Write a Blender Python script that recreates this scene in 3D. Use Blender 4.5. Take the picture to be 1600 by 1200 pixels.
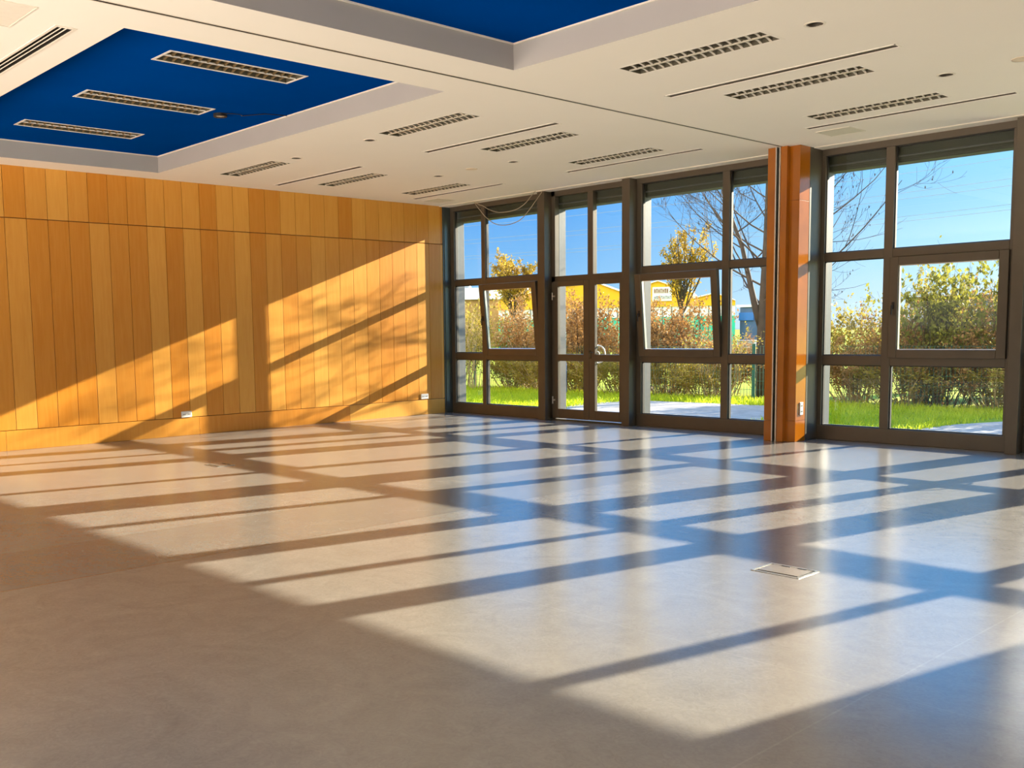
import bpy, bmesh, math, random
from mathutils import Vector, Matrix, Quaternion
for o in list(bpy.data.objects): bpy.data.objects.remove(o)
SC = bpy.context.scene
COL = SC.collection
H = 3.4

# ---------------------------------------------------------------- camera
cam = bpy.data.cameras.new('camera'); camo = bpy.data.objects.new('camera', cam); COL.objects.link(camo)
cam.sensor_fit = 'HORIZONTAL'; cam.sensor_width = 36.0
F, CX, CY = 1557.3, 686.8, 673.6
cam.lens = 36.0*F/1600
cam.shift_x = (800-CX)/1600; cam.shift_y = (CY-600)/1600
cam.clip_end = 1000
def cam_rows(a, b, c):
    ca, sa, cb, sb, cc, sc = math.cos(a), math.sin(a), math.cos(b), math.sin(b), math.cos(c), math.sin(c)
    Rz = Matrix(((ca,-sa,0),(sa,ca,0),(0,0,1))); B = Matrix(((1,0,0),(0,0,-1),(0,1,0)))
    Rx = Matrix(((1,0,0),(0,cb,-sb),(0,sb,cb))); Rr = Matrix(((cc,-sc,0),(sc,cc,0),(0,0,1)))
    return Rr @ Rx @ B @ Rz.transposed()
R = cam_rows(0.845, 0.099, -0.016)
right, down, fwd = R[0], R[1], R[2]
M = Matrix((right, -down, -fwd)).transposed().to_4x4()
M.translation = Vector((12.404, -11.174, 1.346))
camo.matrix_world = M
SC.camera = camo

# ---------------------------------------------------------------- world, sun, exposure
SC.view_settings.view_transform = 'Standard'; SC.view_settings.look = 'None'
SC.view_settings.gamma = 1.0; SC.view_settings.exposure = 1.0
W = bpy.data.worlds.new('sky'); SC.world = W; W.use_nodes = True
wn = W.node_tree.nodes; wl = W.node_tree.links; wn.clear()
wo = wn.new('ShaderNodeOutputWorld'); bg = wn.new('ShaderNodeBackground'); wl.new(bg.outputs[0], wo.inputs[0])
tc = wn.new('ShaderNodeTexCoord'); sx = wn.new('ShaderNodeSeparateXYZ'); wl.new(tc.outputs['Generated'], sx.inputs[0])
def wramp(src, pts):
    r = wn.new('ShaderNodeValToRGB'); wl.new(src, r.inputs[0]); e = r.color_ramp.elements
    while len(e) < len(pts): e.new(0.5)
    for k, (p, c) in zip(e, pts): k.position = p; k.color = (*c, 1)
    return r
# height of the direction mapped so that 0.5 is the horizon
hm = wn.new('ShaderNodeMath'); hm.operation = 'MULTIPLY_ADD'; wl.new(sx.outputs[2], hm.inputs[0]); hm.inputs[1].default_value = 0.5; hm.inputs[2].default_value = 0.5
DIM = (0.30, 0.26, 0.20); FILL_BELOW = (10.0, 8.4, 6.8)   # added glow below the horizon, brightens the ceiling through the open rear
up_left = wramp(hm.outputs[0], [(0.0, FILL_BELOW), (0.42, FILL_BELOW), (0.455, DIM), (0.497, DIM), (0.5, (0.42, 0.66, 0.86)), (0.525, (0.24, 0.52, 0.88)), (0.56, (0.11, 0.38, 0.86)), (0.64, (0.10, 1.25, 3.1)), (1.0, (0.06, 0.75, 2.0))])
up_right = wramp(hm.outputs[0], [(0.0, FILL_BELOW), (0.42, FILL_BELOW), (0.455, DIM), (0.497, DIM), (0.5, (0.95, 1.05, 1.12)), (0.53, (0.62, 0.95, 1.15)), (0.57, (0.36, 0.74, 1.10)), (0.65, (0.10, 1.25, 3.1)), (1.0, (0.06, 0.75, 2.0))])
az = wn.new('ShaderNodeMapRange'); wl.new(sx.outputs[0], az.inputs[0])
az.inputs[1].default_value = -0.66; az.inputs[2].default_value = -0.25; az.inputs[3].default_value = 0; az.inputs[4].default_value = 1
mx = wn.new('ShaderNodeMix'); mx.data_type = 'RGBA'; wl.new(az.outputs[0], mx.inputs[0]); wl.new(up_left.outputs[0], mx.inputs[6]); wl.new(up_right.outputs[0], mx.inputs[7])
rear = wramp(hm.outputs[0], [(0.0, FILL_BELOW), (0.42, FILL_BELOW), (0.455, DIM), (0.497, DIM), (0.5, (0.80, 0.82, 0.82)), (0.60, (0.70, 0.74, 0.78)), (0.70, (4.2, 4.0, 3.6)), (1.0, (0.9, 1.2, 1.7))])  # bright high band added behind the camera to light the facades outside
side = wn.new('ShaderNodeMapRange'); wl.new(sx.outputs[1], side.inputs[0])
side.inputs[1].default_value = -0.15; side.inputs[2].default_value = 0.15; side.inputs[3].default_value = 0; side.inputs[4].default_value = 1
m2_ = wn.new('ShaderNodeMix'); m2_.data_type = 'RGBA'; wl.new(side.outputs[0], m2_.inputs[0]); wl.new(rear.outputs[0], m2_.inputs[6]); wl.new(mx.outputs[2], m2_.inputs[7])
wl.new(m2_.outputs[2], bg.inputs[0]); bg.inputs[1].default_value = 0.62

sun = bpy.data.lights.new('sun', 'SUN'); sun.energy = 14.0; sun.color = (1.0, 0.86, 0.66); sun.angle = math.radians(0.38)
so = bpy.data.objects.new('sun', sun); COL.objects.link(so)
SUN = Vector((-0.205, -1, -0.355)).normalized()
so.rotation_euler = SUN.to_track_quat('-Z', 'Y').to_euler(); so.location = (20, 40, 20)

# ---------------------------------------------------------------- materials
def new_mat(name):
    m = bpy.data.materials.new(name); m.use_nodes = True
    return m, m.node_tree.nodes, m.node_tree.links, m.node_tree.nodes['Principled BSDF']
def plain(name, col, rough=0.5, metal=0.0, var=0.06, scale=20, spec=None, bump=0.0, trans=0.0):
    m, n, l, p = new_mat(name)
    t = n.new('ShaderNodeTexCoord'); nz = n.new('ShaderNodeTexNoise'); nz.inputs['Scale'].default_value = scale; nz.inputs['Detail'].default_value = 4
    l.new(t.outputs['Object'], nz.inputs['Vector'])
    r = n.new('ShaderNodeValToRGB'); l.new(nz.outputs[0], r.inputs[0]); e = r.color_ramp.elements
    e[0].position = 0.3; e[1].position = 0.7
    e[0].color = (*[c*(1-var) for c in col], 1); e[1].color = (*[min(1, c*(1+var)) for c in col], 1)
    l.new(r.outputs[0], p.inputs['Base Color'])
    p.inputs['Roughness'].default_value = rough; p.inputs['Metallic'].default_value = metal
    if spec is not None: p.inputs['Specular IOR Level'].default_value = spec
    if bump:
        b = n.new('ShaderNodeBump'); b.inputs['Strength'].default_value = bump; l.new(nz.outputs[0], b.inputs['Height']); l.new(b.outputs[0], p.inputs['Normal'])
    if trans:
        tr = n.new('ShaderNodeBsdfTranslucent'); l.new(r.outputs[0], tr.inputs[0]); ms = n.new('ShaderNodeMixShader'); ms.inputs[0].default_value = trans
        l.new(p.outputs[0], ms.inputs[1]); l.new(tr.outputs[0], ms.inputs[2]); l.new(ms.outputs[0], n['Material Output'].inputs[0])
    return m
def leafmat(name, cols, trans=0.45, scale=3.0, rough=0.6):
    m, n, l, p = new_mat(name)
    t = n.new('ShaderNodeTexCoord'); nz = n.new('ShaderNodeTexNoise'); nz.inputs['Scale'].default_value = scale; nz.inputs['Detail'].default_value = 8; nz.inputs['Roughness'].default_value = 0.8
    l.new(t.outputs['Object'], nz.inputs['Vector'])
    r = n.new('ShaderNodeValToRGB'); l.new(nz.outputs[0], r.inputs[0]); e = r.color_ramp.elements
    while len(e) < len(cols): e.new(0.5)
    for i, c in enumerate(cols): e[i].position = 0.32+0.36*i/max(1, len(cols)-1); e[i].color = (*c, 1)
    l.new(r.outputs[0], p.inputs['Base Color']); p.inputs['Roughness'].default_value = rough; p.inputs['Specular IOR Level'].default_value = 0.2
    tr = n.new('ShaderNodeBsdfTranslucent'); l.new(r.outputs[0], tr.inputs[0]); ms = n.new('ShaderNodeMixShader'); ms.inputs[0].default_value = trans
    l.new(p.outputs[0], ms.inputs[1]); l.new(tr.outputs[0], ms.inputs[2]); l.new(ms.outputs[0], n['Material Output'].inputs[0])
    return m
def mth(n, l, op, a, b=None, c=None):
    x = n.new('ShaderNodeMath'); x.operation = op
    for i, v in enumerate((a, b, c)):
        if v is None: continue
        if isinstance(v, (int, float)): x.inputs[i].default_value = v
        else: l.new(v, x.inputs[i])
    return x.outputs[0]

def wood_mat():
    """beech veneer planks: tone by plank, fine vertical grain, satin lacquer"""
    m, n, l, p = new_mat('beech_planks')
    t = n.new('ShaderNodeTexCoord'); s = n.new('ShaderNodeSeparateXYZ'); l.new(t.outputs['Object'], s.inputs[0])
    idx = mth(n, l, 'FLOOR', mth(n, l, 'DIVIDE', mth(n, l, 'ADD', s.outputs[1], 0.597), 0.257))
    row = mth(n, l, 'GREATER_THAN', s.outputs[2], 2.785); base = mth(n, l, 'LESS_THAN', s.outputs[2], 0.243)
    idb = mth(n, l, 'FLOOR', mth(n, l, 'DIVIDE', mth(n, l, 'ADD', s.outputs[1], 2.01), 2.57))
    k = mth(n, l, 'ADD', mth(n, l, 'MULTIPLY', idx, mth(n, l, 'SUBTRACT', 1, base)), mth(n, l, 'MULTIPLY', mth(n, l, 'ADD', idb, 70), base))
    k = mth(n, l, 'ADD', k, mth(n, l, 'MULTIPLY', row, 137.3))
    wnz = n.new('ShaderNodeTexWhiteNoise'); wnz.noise_dimensions = '1D'; l.new(k, wnz.inputs['W'])
    mp = n.new('ShaderNodeMapping'); mp.inputs['Scale'].default_value = (1, 14, 1.1); l.new(t.outputs['Object'], mp.inputs[0])
    off = n.new('ShaderNodeCombineXYZ'); l.new(mth(n, l, 'MULTIPLY', wnz.outputs[0], 40), off.inputs[0]); l.new(off.outputs[0], mp.inputs['Location'])
    nz = n.new('ShaderNodeTexNoise'); nz.inputs['Scale'].default_value = 2.2; nz.inputs['Detail'].default_value = 7; nz.inputs['Distortion'].default_value = 0.6; l.new(mp.outputs[0], nz.inputs['Vector'])
    fac = mth(n, l, 'ADD', mth(n, l, 'MULTIPLY', wnz.outputs[0], 0.5), mth(n, l, 'MULTIPLY', nz.outputs[0], 0.42))
    r = n.new('ShaderNodeValToRGB'); l.new(fac, r.inputs[0]); e = r.color_ramp.elements
    e[0].position = 0.1; e[0].color = (0.58, 0.205, 0.010, 1); e[1].position = 0.92; e[1].color = (0.80, 0.43, 0.085, 1)
    l.new(r.outputs[0], p.inputs['Base Color']); p.inputs['Roughness'].default_value = 0.34; p.inputs['Specular IOR Level'].default_value = 0.45
    return m
def floor_mat():
    m, n, l, p = new_mat('linoleum')
    t = n.new('ShaderNodeTexCoord'); s = n.new('ShaderNodeSeparateXYZ'); l.new(t.outputs['Object'], s.inputs[0])
    n1 = n.new('ShaderNodeTexNoise'); n1.inputs['Scale'].default_value = 2.5; n1.inputs['Detail'].default_value = 9; n1.inputs['Distortion'].default_value = 2.5; l.new(t.outputs['Object'], n1.inputs['Vector'])
    n2 = n.new('ShaderNodeTexNoise'); n2.inputs['Scale'].default_value = 22; n2.inputs['Detail'].default_value = 6; n2.inputs['Distortion'].default_value = 3; l.new(t.outputs['Object'], n2.inputs['Vector'])
    f = mth(n, l, 'ADD', mth(n, l, 'MULTIPLY', n1.outputs[0], 0.5), mth(n, l, 'MULTIPLY', n2.outputs[0], 0.5))
    r = n.new('ShaderNodeValToRGB'); l.new(f, r.inputs[0]); e = r.color_ramp.elements
    e[0].position = 0.3; e[0].color = (0.168, 0.158, 0.148, 1); e[1].position = 0.7; e[1].color = (0.228, 0.216, 0.204, 1)
    # the darker sheet laid under the folding partition track, and welded sheet joints
    ins = mth(n, l, 'MULTIPLY', mth(n, l, 'GREATER_THAN', s.outputs[0], 5.95), mth(n, l, 'LESS_THAN', s.outputs[0], 6.93))
    ins = mth(n, l, 'MULTIPLY', ins, 0.17)
    def line(ax, v, w): return mth(n, l, 'LESS_THAN', mth(n, l, 'ABSOLUTE', mth(n, l, 'SUBTRACT', s.outputs[ax], v)), w)
    dk = mth(n, l, 'MULTIPLY', line(0, 6.93, 0.006), 0.35)
    lt = mth(n, l, 'MULTIPLY', mth(n, l, 'MAXIMUM', line(0, 10.79, 0.004), line(1, -7.62, 0.003)), 0.12)
    v = mth(n, l, 'ADD', mth(n, l, 'SUBTRACT', mth(n, l, 'SUBTRACT', 1, ins), dk), lt)
    vm = n.new('ShaderNodeVectorMath'); vm.operation = 'SCALE'; l.new(r.outputs[0], vm.inputs[0]); l.new(v, vm.inputs['Scale'])
    l.new(vm.outputs[0], p.inputs['Base Color'])
    rr = mth(n, l, 'ADD', mth(n, l, 'MULTIPLY', n2.outputs[0], 0.08), 0.18); l.new(rr, p.inputs['Roughness'])
    p.inputs['Specular IOR Level'].default_value = 0.85
    b = n.new('ShaderNodeBump'); b.inputs['Strength'].default_value = 0.04; b.inputs['Distance'].default_value = 0.01; l.new(n2.outputs[0], b.inputs['Height']); l.new(b.outputs[0], p.inputs['Normal'])
    return m
def glass_mat():
    m, n, l, p = new_mat('window_glass'); n.remove(p)
    tr = n.new('ShaderNodeBsdfTransparent'); tr.inputs[0].default_value = (0.95, 0.97, 0.96, 1)
    gl = n.new('ShaderNodeBsdfGlossy'); gl.inputs['Roughness'].default_value = 0.0
    lw = n.new('ShaderNodeLayerWeight'); lw.inputs[0].default_value = 0.5
    fc = mth(n, l, 'MULTIPLY_ADD', mth(n, l, 'POWER', lw.outputs['Facing'], 5), 0.95, 0.022)
    ms = n.new('ShaderNodeMixShader'); l.new(fc, ms.inputs[0]); l.new(tr.outputs[0], ms.inputs[1]); l.new(gl.outputs[0], ms.inputs[2])
    l.new(ms.outputs[0], n['Material Output'].inputs[0]); return m
def ground_mat(name, cols, scale):
    m, n, l, p = new_mat(name)
    t = n.new('ShaderNodeTexCoord'); nz = n.new('ShaderNodeTexNoise'); nz.inputs['Scale'].default_value = scale; nz.inputs['Detail'].default_value = 10; nz.inputs['Roughness'].default_value = 0.7
    l.new(t.outputs['Object'], nz.inputs['Vector'])
    r = n.new('ShaderNodeValToRGB'); l.new(nz.outputs[0], r.inputs[0]); e = r.color_ramp.elements
    while len(e) < len(cols): e.new(0.5)
    for i, c in enumerate(cols): e[i].position = 0.3+0.4*i/(len(cols)-1); e[i].color = (*c, 1)
    l.new(r.outputs[0], p.inputs['Base Color']); p.inputs['Roughness'].default_value = 0.9; p.inputs['Specular IOR Level'].default_value = 0.1
    return m
MT = dict(
 wood=wood_mat(), floor=floor_mat(), glass=glass_mat(),
 pier=plain('pier_veneer', (0.40, 0.12, 0.004), 0.16, var=0.12, scale=3, spec=0.8),
 gap=plain('groove_backing_board', (0.20, 0.065, 0.012), 0.8),  # dark red-brown board behind the planks and in the pier core
 ceil=plain('ceiling_paint', (0.93, 0.89, 0.82), 0.85, var=0.008, scale=1.5),
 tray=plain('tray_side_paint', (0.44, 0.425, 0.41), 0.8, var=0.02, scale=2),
 blue=plain('blue_ceiling_paint', (0.0, 0.052, 0.30), 0.85, var=0.06, scale=1.2, spec=0.0),
 wall=plain('white_plaster', (0.80, 0.76, 0.70), 0.85, var=0.02, scale=3),
 frame=plain('bronze_anodised_frame', (0.115, 0.095, 0.070), 0.38, 0.35, var=0.05, scale=6),
 reveal=plain('dark_steel_reveal', (0.10, 0.12, 0.12), 0.25, 0.6, var=0.05, scale=6),
 shut=plain('olive_shutter_box', (0.040, 0.045, 0.028), 0.6, var=0.12, scale=9),
 guide=plain('pale_shutter_guide', (0.12, 0.125, 0.125), 0.4, 0.3, var=0.06, scale=14),
 alu=plain('brushed_aluminium', (0.62, 0.60, 0.55), 0.32, 0.9, var=0.05, scale=30),
 chrome=plain('chrome', (0.75, 0.75, 0.75), 0.15, 1.0, var=0.02),
 black=plain('black_plastic', (0.012, 0.011, 0.010), 0.5, var=0.1),
 white=plain('white_plastic', (0.80, 0.80, 0.78), 0.4, var=0.02),
 cream=plain('cream_enamel', (0.84, 0.79, 0.70), 0.55, var=0.02),
 louvre=plain('matt_aluminium_louvre', (0.50, 0.47, 0.40), 0.35, 0.7, var=0.06, scale=40),
 dlouvre=plain('brown_louvre', (0.22, 0.16, 0.08), 0.45, 0.4, var=0.1, scale=40),
 blade=plain('pale_louvre_blade', (0.66, 0.62, 0.53), 0.4, 0.2, var=0.04, scale=40),
 housing=plain('lamp_housing_olive', (0.13, 0.12, 0.085), 0.5, 0.3, var=0.08, scale=30),
 tube=plain('unlit_lamp_tube', (0.80, 0.78, 0.70), 0.3, var=0.02),
 slot=plain('slot_interior', (0.06, 0.048, 0.035), 0.7, var=0.15),
 patch=plain('access_panel_paint', (0.72, 0.70, 0.60), 0.8, var=0.02, scale=4),
 cable=plain('beige_cable', (0.42, 0.36, 0.27), 0.6),
 grass=leafmat('grass_blades', [(0.22, 0.30, 0.010), (0.42, 0.50, 0.016), (0.62, 0.62, 0.05)], 0.5, 1.5),
 lawn=ground_mat('lawn', [(0.09, 0.14, 0.01), (0.16, 0.24, 0.015), (0.24, 0.28, 0.02)], 2.0),
 field=ground_mat('field', [(0.16, 0.20, 0.01), (0.24, 0.28, 0.012), (0.32, 0.32, 0.03)], 0.6),
 pave=ground_mat('paving', [(0.22, 0.205, 0.20), (0.30, 0.28, 0.27), (0.36, 0.335, 0.32)], 5.0),
 olive=leafmat('olive_leaves', [(0.14, 0.12, 0.018), (0.30, 0.235, 0.035), (0.46, 0.36, 0.07)], 0.5),
 green=leafmat('green_leaves', [(0.09, 0.10, 0.014), (0.21, 0.205, 0.03), (0.36, 0.33, 0.06)], 0.5),
 brown=leafmat('brown_leaves', [(0.18, 0.08, 0.025), (0.34, 0.175, 0.055), (0.50, 0.31, 0.12)], 0.4),
 yellow=leafmat('yellow_leaves', [(0.26, 0.15, 0.02), (0.40, 0.26, 0.035), (0.50, 0.36, 0.08)], 0.45),
 twig=plain('twig_bark', (0.40, 0.29, 0.16), 0.8, var=0.3, scale=8),
 twigd=plain('dark_bark', (0.045, 0.034, 0.026), 0.85, var=0.3, scale=8),
 postg=plain('green_post', (0.010, 0.10, 0.075), 0.5),
 blupost=plain('blue_post', (0.01, 0.10, 0.30), 0.5),
 byel=plain('yellow_cladding', (0.95, 0.50, 0.008), 0.6, var=0.03, scale=1),
 bwhi=plain('white_cladding', (0.90, 0.93, 0.90), 0.6, var=0.05, scale=1),
 bgrn=plain('turquoise_cladding', (0.02, 0.58, 0.37), 0.6, var=0.06, scale=1),
 bblu=plain('dark_blue_cladding', (0.05, 0.12, 0.26), 0.6, var=0.25, scale=0.8),
 bblu2=plain('bright_blue_cladding', (0.03, 0.18, 0.58), 0.6, var=0.1, scale=0.8),
 bgrey=plain('grey_roofing', (0.30, 0.32, 0.36), 0.7, var=0.15, scale=0.5),
 bbrn=plain('ochre_wall', (0.45, 0.25, 0.08), 0.8, var=0.2, scale=0.7),
 dred=plain('sign_lettering', (0.30, 0.12, 0.06), 0.7),
 cab=plain('grey_cabinet', (0.30, 0.38, 0.52), 0.5),
)

# ---------------------------------------------------------------- mesh helpers
class MB:
    def __init__(s): s.v = []; s.f = []
    def box(s, x0, x1, y0, y1, z0, z1):
        b = len(s.v); s.v += [(x0,y0,z0),(x1,y0,z0),(x1,y1,z0),(x0,y1,z0),(x0,y0,z1),(x1,y0,z1),(x1,y1,z1),(x0,y1,z1)]
        s.f += [(b,b+3,b+2,b+1),(b+4,b+5,b+6,b+7),(b,b+1,b+5,b+4),(b+1,b+2,b+6,b+5),(b+2,b+3,b+7,b+6),(b+3,b,b+4,b+7)]; return s
    def quad(s, *p):
        b = len(s.v); s.v += [tuple(q) for q in p]; s.f.append(tuple(range(b, b+len(p)))); return s
    def tube(s, pts, rads, n=6, caps=True):
        pts = [Vector(p) for p in pts]
        if isinstance(rads, (int, float)): rads = [rads]*len(pts)
        b = len(s.v); prev = None
        for i, p in enumerate(pts):
            d = (pts[min(i+1, len(pts)-1)]-pts[max(i-1, 0)])
            d = d.normalized() if d.length > 1e-9 else Vector((0,0,1))
            if prev is None: a = d.cross(Vector((0,0,1)) if abs(d.z) < .9 else Vector((1,0,0))).normalized()
            else: a = (prev-d*prev.dot(d)).normalized()
            prev = a; c = d.cross(a)
            for k in range(n):
                t = 2*math.pi*k/n; s.v.append(tuple(p+(a*math.cos(t)+c*math.sin(t))*rads[i]))
        for i in range(len(pts)-1):
            for k in range(n):
                s.f.append((b+i*n+k, b+i*n+(k+1)%n, b+(i+1)*n+(k+1)%n, b+(i+1)*n+k))
        if caps: s.f.append(tuple(b+k for k in range(n))[::-1]); s.f.append(tuple(b+(len(pts)-1)*n+k for k in range(n)))
        return s
    def ring(s, cx, cy, z0, z1, ri, ro, n=32):
        b = len(s.v)
        for k in range(n):
            t = 2*math.pi*k/n; c, q = math.cos(t), math.sin(t)
            s.v += [(cx+ri*c,cy+ri*q,z0),(cx+ro*c,cy+ro*q,z0),(cx+ro*c,cy+ro*q,z1),(cx+ri*c,cy+ri*q,z1)]
        for k in range(n):
            a = b+4*k; c = b+4*((k+1)%n)
            for j in range(4): s.f.append((a+j, c+j, c+(j+1)%4, a+(j+1)%4))
        return s
    def disc(s, cx, cy, z, r, n=32, up=False):
        b = len(s.v)
        for k in range(n): t = 2*math.pi*k/n; s.v.append((cx+r*math.cos(t), cy+r*math.sin(t), z))
        f = tuple(range(b, b+n)); s.f.append(f if up else f[::-1]); return s
    def build(s, name, mat, parent=None, off=(0,0,0), bevel=0, smooth=False):
        me = bpy.data.meshes.new(name); me.from_pydata([(x-off[0], y-off[1], z-off[2]) for x, y, z in s.v], [], s.f); me.update()
        me.materials.append(MT[mat] if isinstance(mat, str) else mat)
        if smooth:
            for p in me.polygons: p.use_smooth = True
        o = bpy.data.objects.new(name, me); COL.objects.link(o)
        if parent is not None: o.parent = parent
        if bevel:
            b = o.modifiers.new('bevel', 'BEVEL'); b.width = bevel; b.segments = 2; b.limit_method = 'ANGLE'
        return o
def tag(o, label=None, cat=None, group=None, kind=None):
    if label: o['label'] = label
    if cat: o['category'] = cat
    if group: o['group'] = group
    if kind: o['kind'] = kind
    return o
def thing(name, loc, label=None, cat=None, group=None, kind=None, rz=0):
    o = bpy.data.objects.new(name, None); COL.objects.link(o); o.location = loc; o.rotation_euler = (0,0,rz); o.empty_display_size = .1
    return tag(o, label, cat, group, kind)
def dup(o, parent=None, loc=None):
    c = o.copy(); COL.objects.link(c)
    if parent is not None: c.parent = parent
    if loc is not None: c.location = loc
    for ch in [q for q in COL.objects if q.parent == o]: dup(ch, c)
    return c

# ---------------------------------------------------------------- floor and walls
XR, YB = 12.9, -13.4
tag(MB().box(-0.3, XR, YB, 0.24, -0.2, 0).build('floor', 'floor'), 'pale grey marbled linoleum floor with a darker strip under the partition track', 'floor', kind='structure')
wl_ = thing('wall_left', (0,0,0), 'wall clad in honey-coloured beech planks', 'wall', kind='structure')
MB().box(-0.3, -0.022, YB, 0.0, 0, H+0.5).build('backing', 'gap', wl_)
pl = MB(); g = 0.0026
ys = [-0.02, -0.34] + [-0.597-0.257*i for i in range(50)]
ys = [y for y in ys if y > YB] + [YB]
for a, b in zip(ys[:-1], ys[1:]):
    pl.box(-0.022, 0, b+g, a-g, 0.248, 2.780); pl.box(-0.022, 0, b+g, a-g, 2.790, H)
pl.build('planks', 'wood', wl_, bevel=0.0025)
bl = MB(); js = [-0.02, -0.34, -2.01, -4.58, -7.15, -9.72, -12.29, YB]
for a, b in zip(js[:-1], js[1:]): bl.box(-0.022, 0.001, b+g/2, a-g/2, 0.0, 0.241)
bb = bl.build('baseboard_left', 'wood', None, bevel=0.002); tag(bb, 'long beech base boards under the wall planks', 'baseboard', kind='structure')
tag(MB().box(XR, XR+0.3, YB, 0.36, 0, H+0.5).build('wall_right', 'wall'), 'white plaster wall', 'wall', kind='structure')
tag(MB().box(12.46, XR, 0.0, 0.36, 0, H+0.3).build('wall_front', 'wall'), 'white wall at the end of the window front', 'wall', kind='structure')

tag(MB().box(-0.3, XR+0.3, YB-0.3, YB, 1.9, H+0.3).build('light_lintel', 'wall'), 'unseen white lintel added above low openings to shape the fill light', 'wall', kind='structure')  # unseen lintel, added so fill light reaches the ceiling but not the floor

# ---------------------------------------------------------------- ceiling with trays and recesses
T1 = (0.487, 5.88, -8.143, -5.268); T2 = (6.738, 12.13, -8.143, -5.30)
TZ = 3.605
FL = []   # flush lights: centre x, centre y
rowsy = {'far': (-4.46), 'mid': (-2.95), 'near': (-1.46)}
lights = [(1.445,-4.46),(1.43,-2.94),(1.43,-1.445),(4.735,-4.465),(4.72,-2.99),(4.72,-1.49),(7.91,-4.54),(7.92,-3.08),(7.925,-1.63)]
LW, LL = 0.28, 1.24
slots = [(0.45,2.38,-3.50),(3.60,5.60,-3.50),(0.45,2.38,-1.02),(3.61,5.66,-1.07),(6.97,8.99,-3.565),(7.01,9.0,-1.18)]
downs = [(3.78,-4.45),(2.40,-4.47),(2.37,-2.22),(3.74,-2.21),(8.86,-4.54),(8.86,-2.36)]
holes = [(a, b, c, d) for a, b, c, d in (T1, T2)]
for x, y in lights: holes.append((x-LL/2, x+LL/2, y-LW/2, y+LW/2))
for a, b, y in slots: holes.append((a, b, y-0.042, y+0.042))
for x, y in downs: holes.append((x-0.05, x+0.05, y-0.05, y+0.05))
BD = (3.70, 5.64, -8.50, -8.395); holes.append(BD)
TRK = (6.290, 6.320, YB, -0.43); holes.append(TRK)
def holed(x0, x1, y0, y1, z, holes, mb):
    xs = sorted({x0, x1, *[h[0] for h in holes], *[h[1] for h in holes]}); yy = sorted({y0, y1, *[h[2] for h in holes], *[h[3] for h in holes]})
    xs = [x for x in xs if x0 <= x <= x1]; yy = [y for y in yy if y0 <= y <= y1]
    for c, d in zip(yy[:-1], yy[1:]):
        run = None
        for a, b in zip(xs[:-1], xs[1:]):
            mxx, my = (a+b)/2, (c+d)/2
            inside = any(h[0] < mxx < h[1] and h[2] < my < h[3] for h in holes)
            if inside:
                if run is not None: mb.quad((run,c,z),(run,d,z),(a,d,z),(a,c,z)); run = None
            elif run is None: run = a
        if run is not None: mb.quad((run,c,z),(run,d,z),(x1,d,z),(x1,c,z))
ce = thing('ceiling', (0,0,H), 'cream plaster ceiling with recessed blue trays', 'ceiling', kind='structure')
mb = MB(); holed(-0.3, XR+0.3, YB, 0.10, H, holes, mb); mb.build('ceiling_plaster', 'ceil', ce, off=(0,0,H))
tl = [(1.515, -6.665), (3.115, -6.665), (4.745, -6.66)]; TW, TL = 0.30, 1.27
for nm, T, hs in (('a', T1, [(x-TW/2, x+TW/2, y-TL/2, y+TL/2) for x, y in tl]), ('b', T2, [])):
    m2 = MB(); holed(T[0], T[1], T[2], T[3], TZ, hs, m2); m2.build('tray_panel', 'blue', ce, off=(0,0,H))
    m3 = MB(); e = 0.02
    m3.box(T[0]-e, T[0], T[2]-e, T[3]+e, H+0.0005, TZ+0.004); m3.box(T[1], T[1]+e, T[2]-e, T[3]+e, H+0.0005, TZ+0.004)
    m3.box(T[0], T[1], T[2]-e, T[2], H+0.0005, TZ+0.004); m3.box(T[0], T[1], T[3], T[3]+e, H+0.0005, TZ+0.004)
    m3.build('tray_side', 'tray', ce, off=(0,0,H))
    m4 = MB(); w = 0.012    # thin pale shadow-gap bead round the blue panel
    m4.box(T[0], T[0]+w, T[2], T[3], TZ-w, TZ); m4.box(T[1]-w, T[1], T[2], T[3], TZ-w, TZ); m4.box(T[0], T[1], T[2], T[2]+w, TZ-w, TZ); m4.box(T[0], T[1], T[3]-w, T[3], TZ-w, TZ)
    m4.build('bead', 'cream', ce, off=(0,0,H))
MB().box(-0.3, XR+0.3, YB, 0.36, 3.80, 4.05).build('roof_slab', 'wall', ce, off=(0,0,H))
# partition track in the ceiling
tk = thing('trim_1', (6.305, YB, H), 'folding partition track running along the ceiling', 'track', kind='structure')
m = MB(); m.box(6.290, 6.320, YB, -0.43, H-0.001, H+0.02); m.box(6.288, 6.290, YB, -0.43, H, H+0.05); m.box(6.320, 6.322, YB, -0.43, H, H+0.05)
m.build('track_channel', 'black', tk, off=(6.305, YB, H))
m = MB(); m.box(6.282, 6.289, YB, -0.43, H-0.003, H+0.002); m.box(6.321, 6.328, YB, -0.43, H-0.003, H+0.002); m.build('track_flange', 'cream', tk, off=(6.305, YB, H))
m = MB(); m.box(0.0, 6.13, -0.10, 0.10, H-0.012, H+0.003); m.box(6.51, 12.46, -0.10, 0.10, H-0.012, H+0.003)
tag(m.build('trim_2', 'cream', None, bevel=0.004), 'cream edge strip where the ceiling meets the windows', 'trim', kind='structure')

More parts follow.
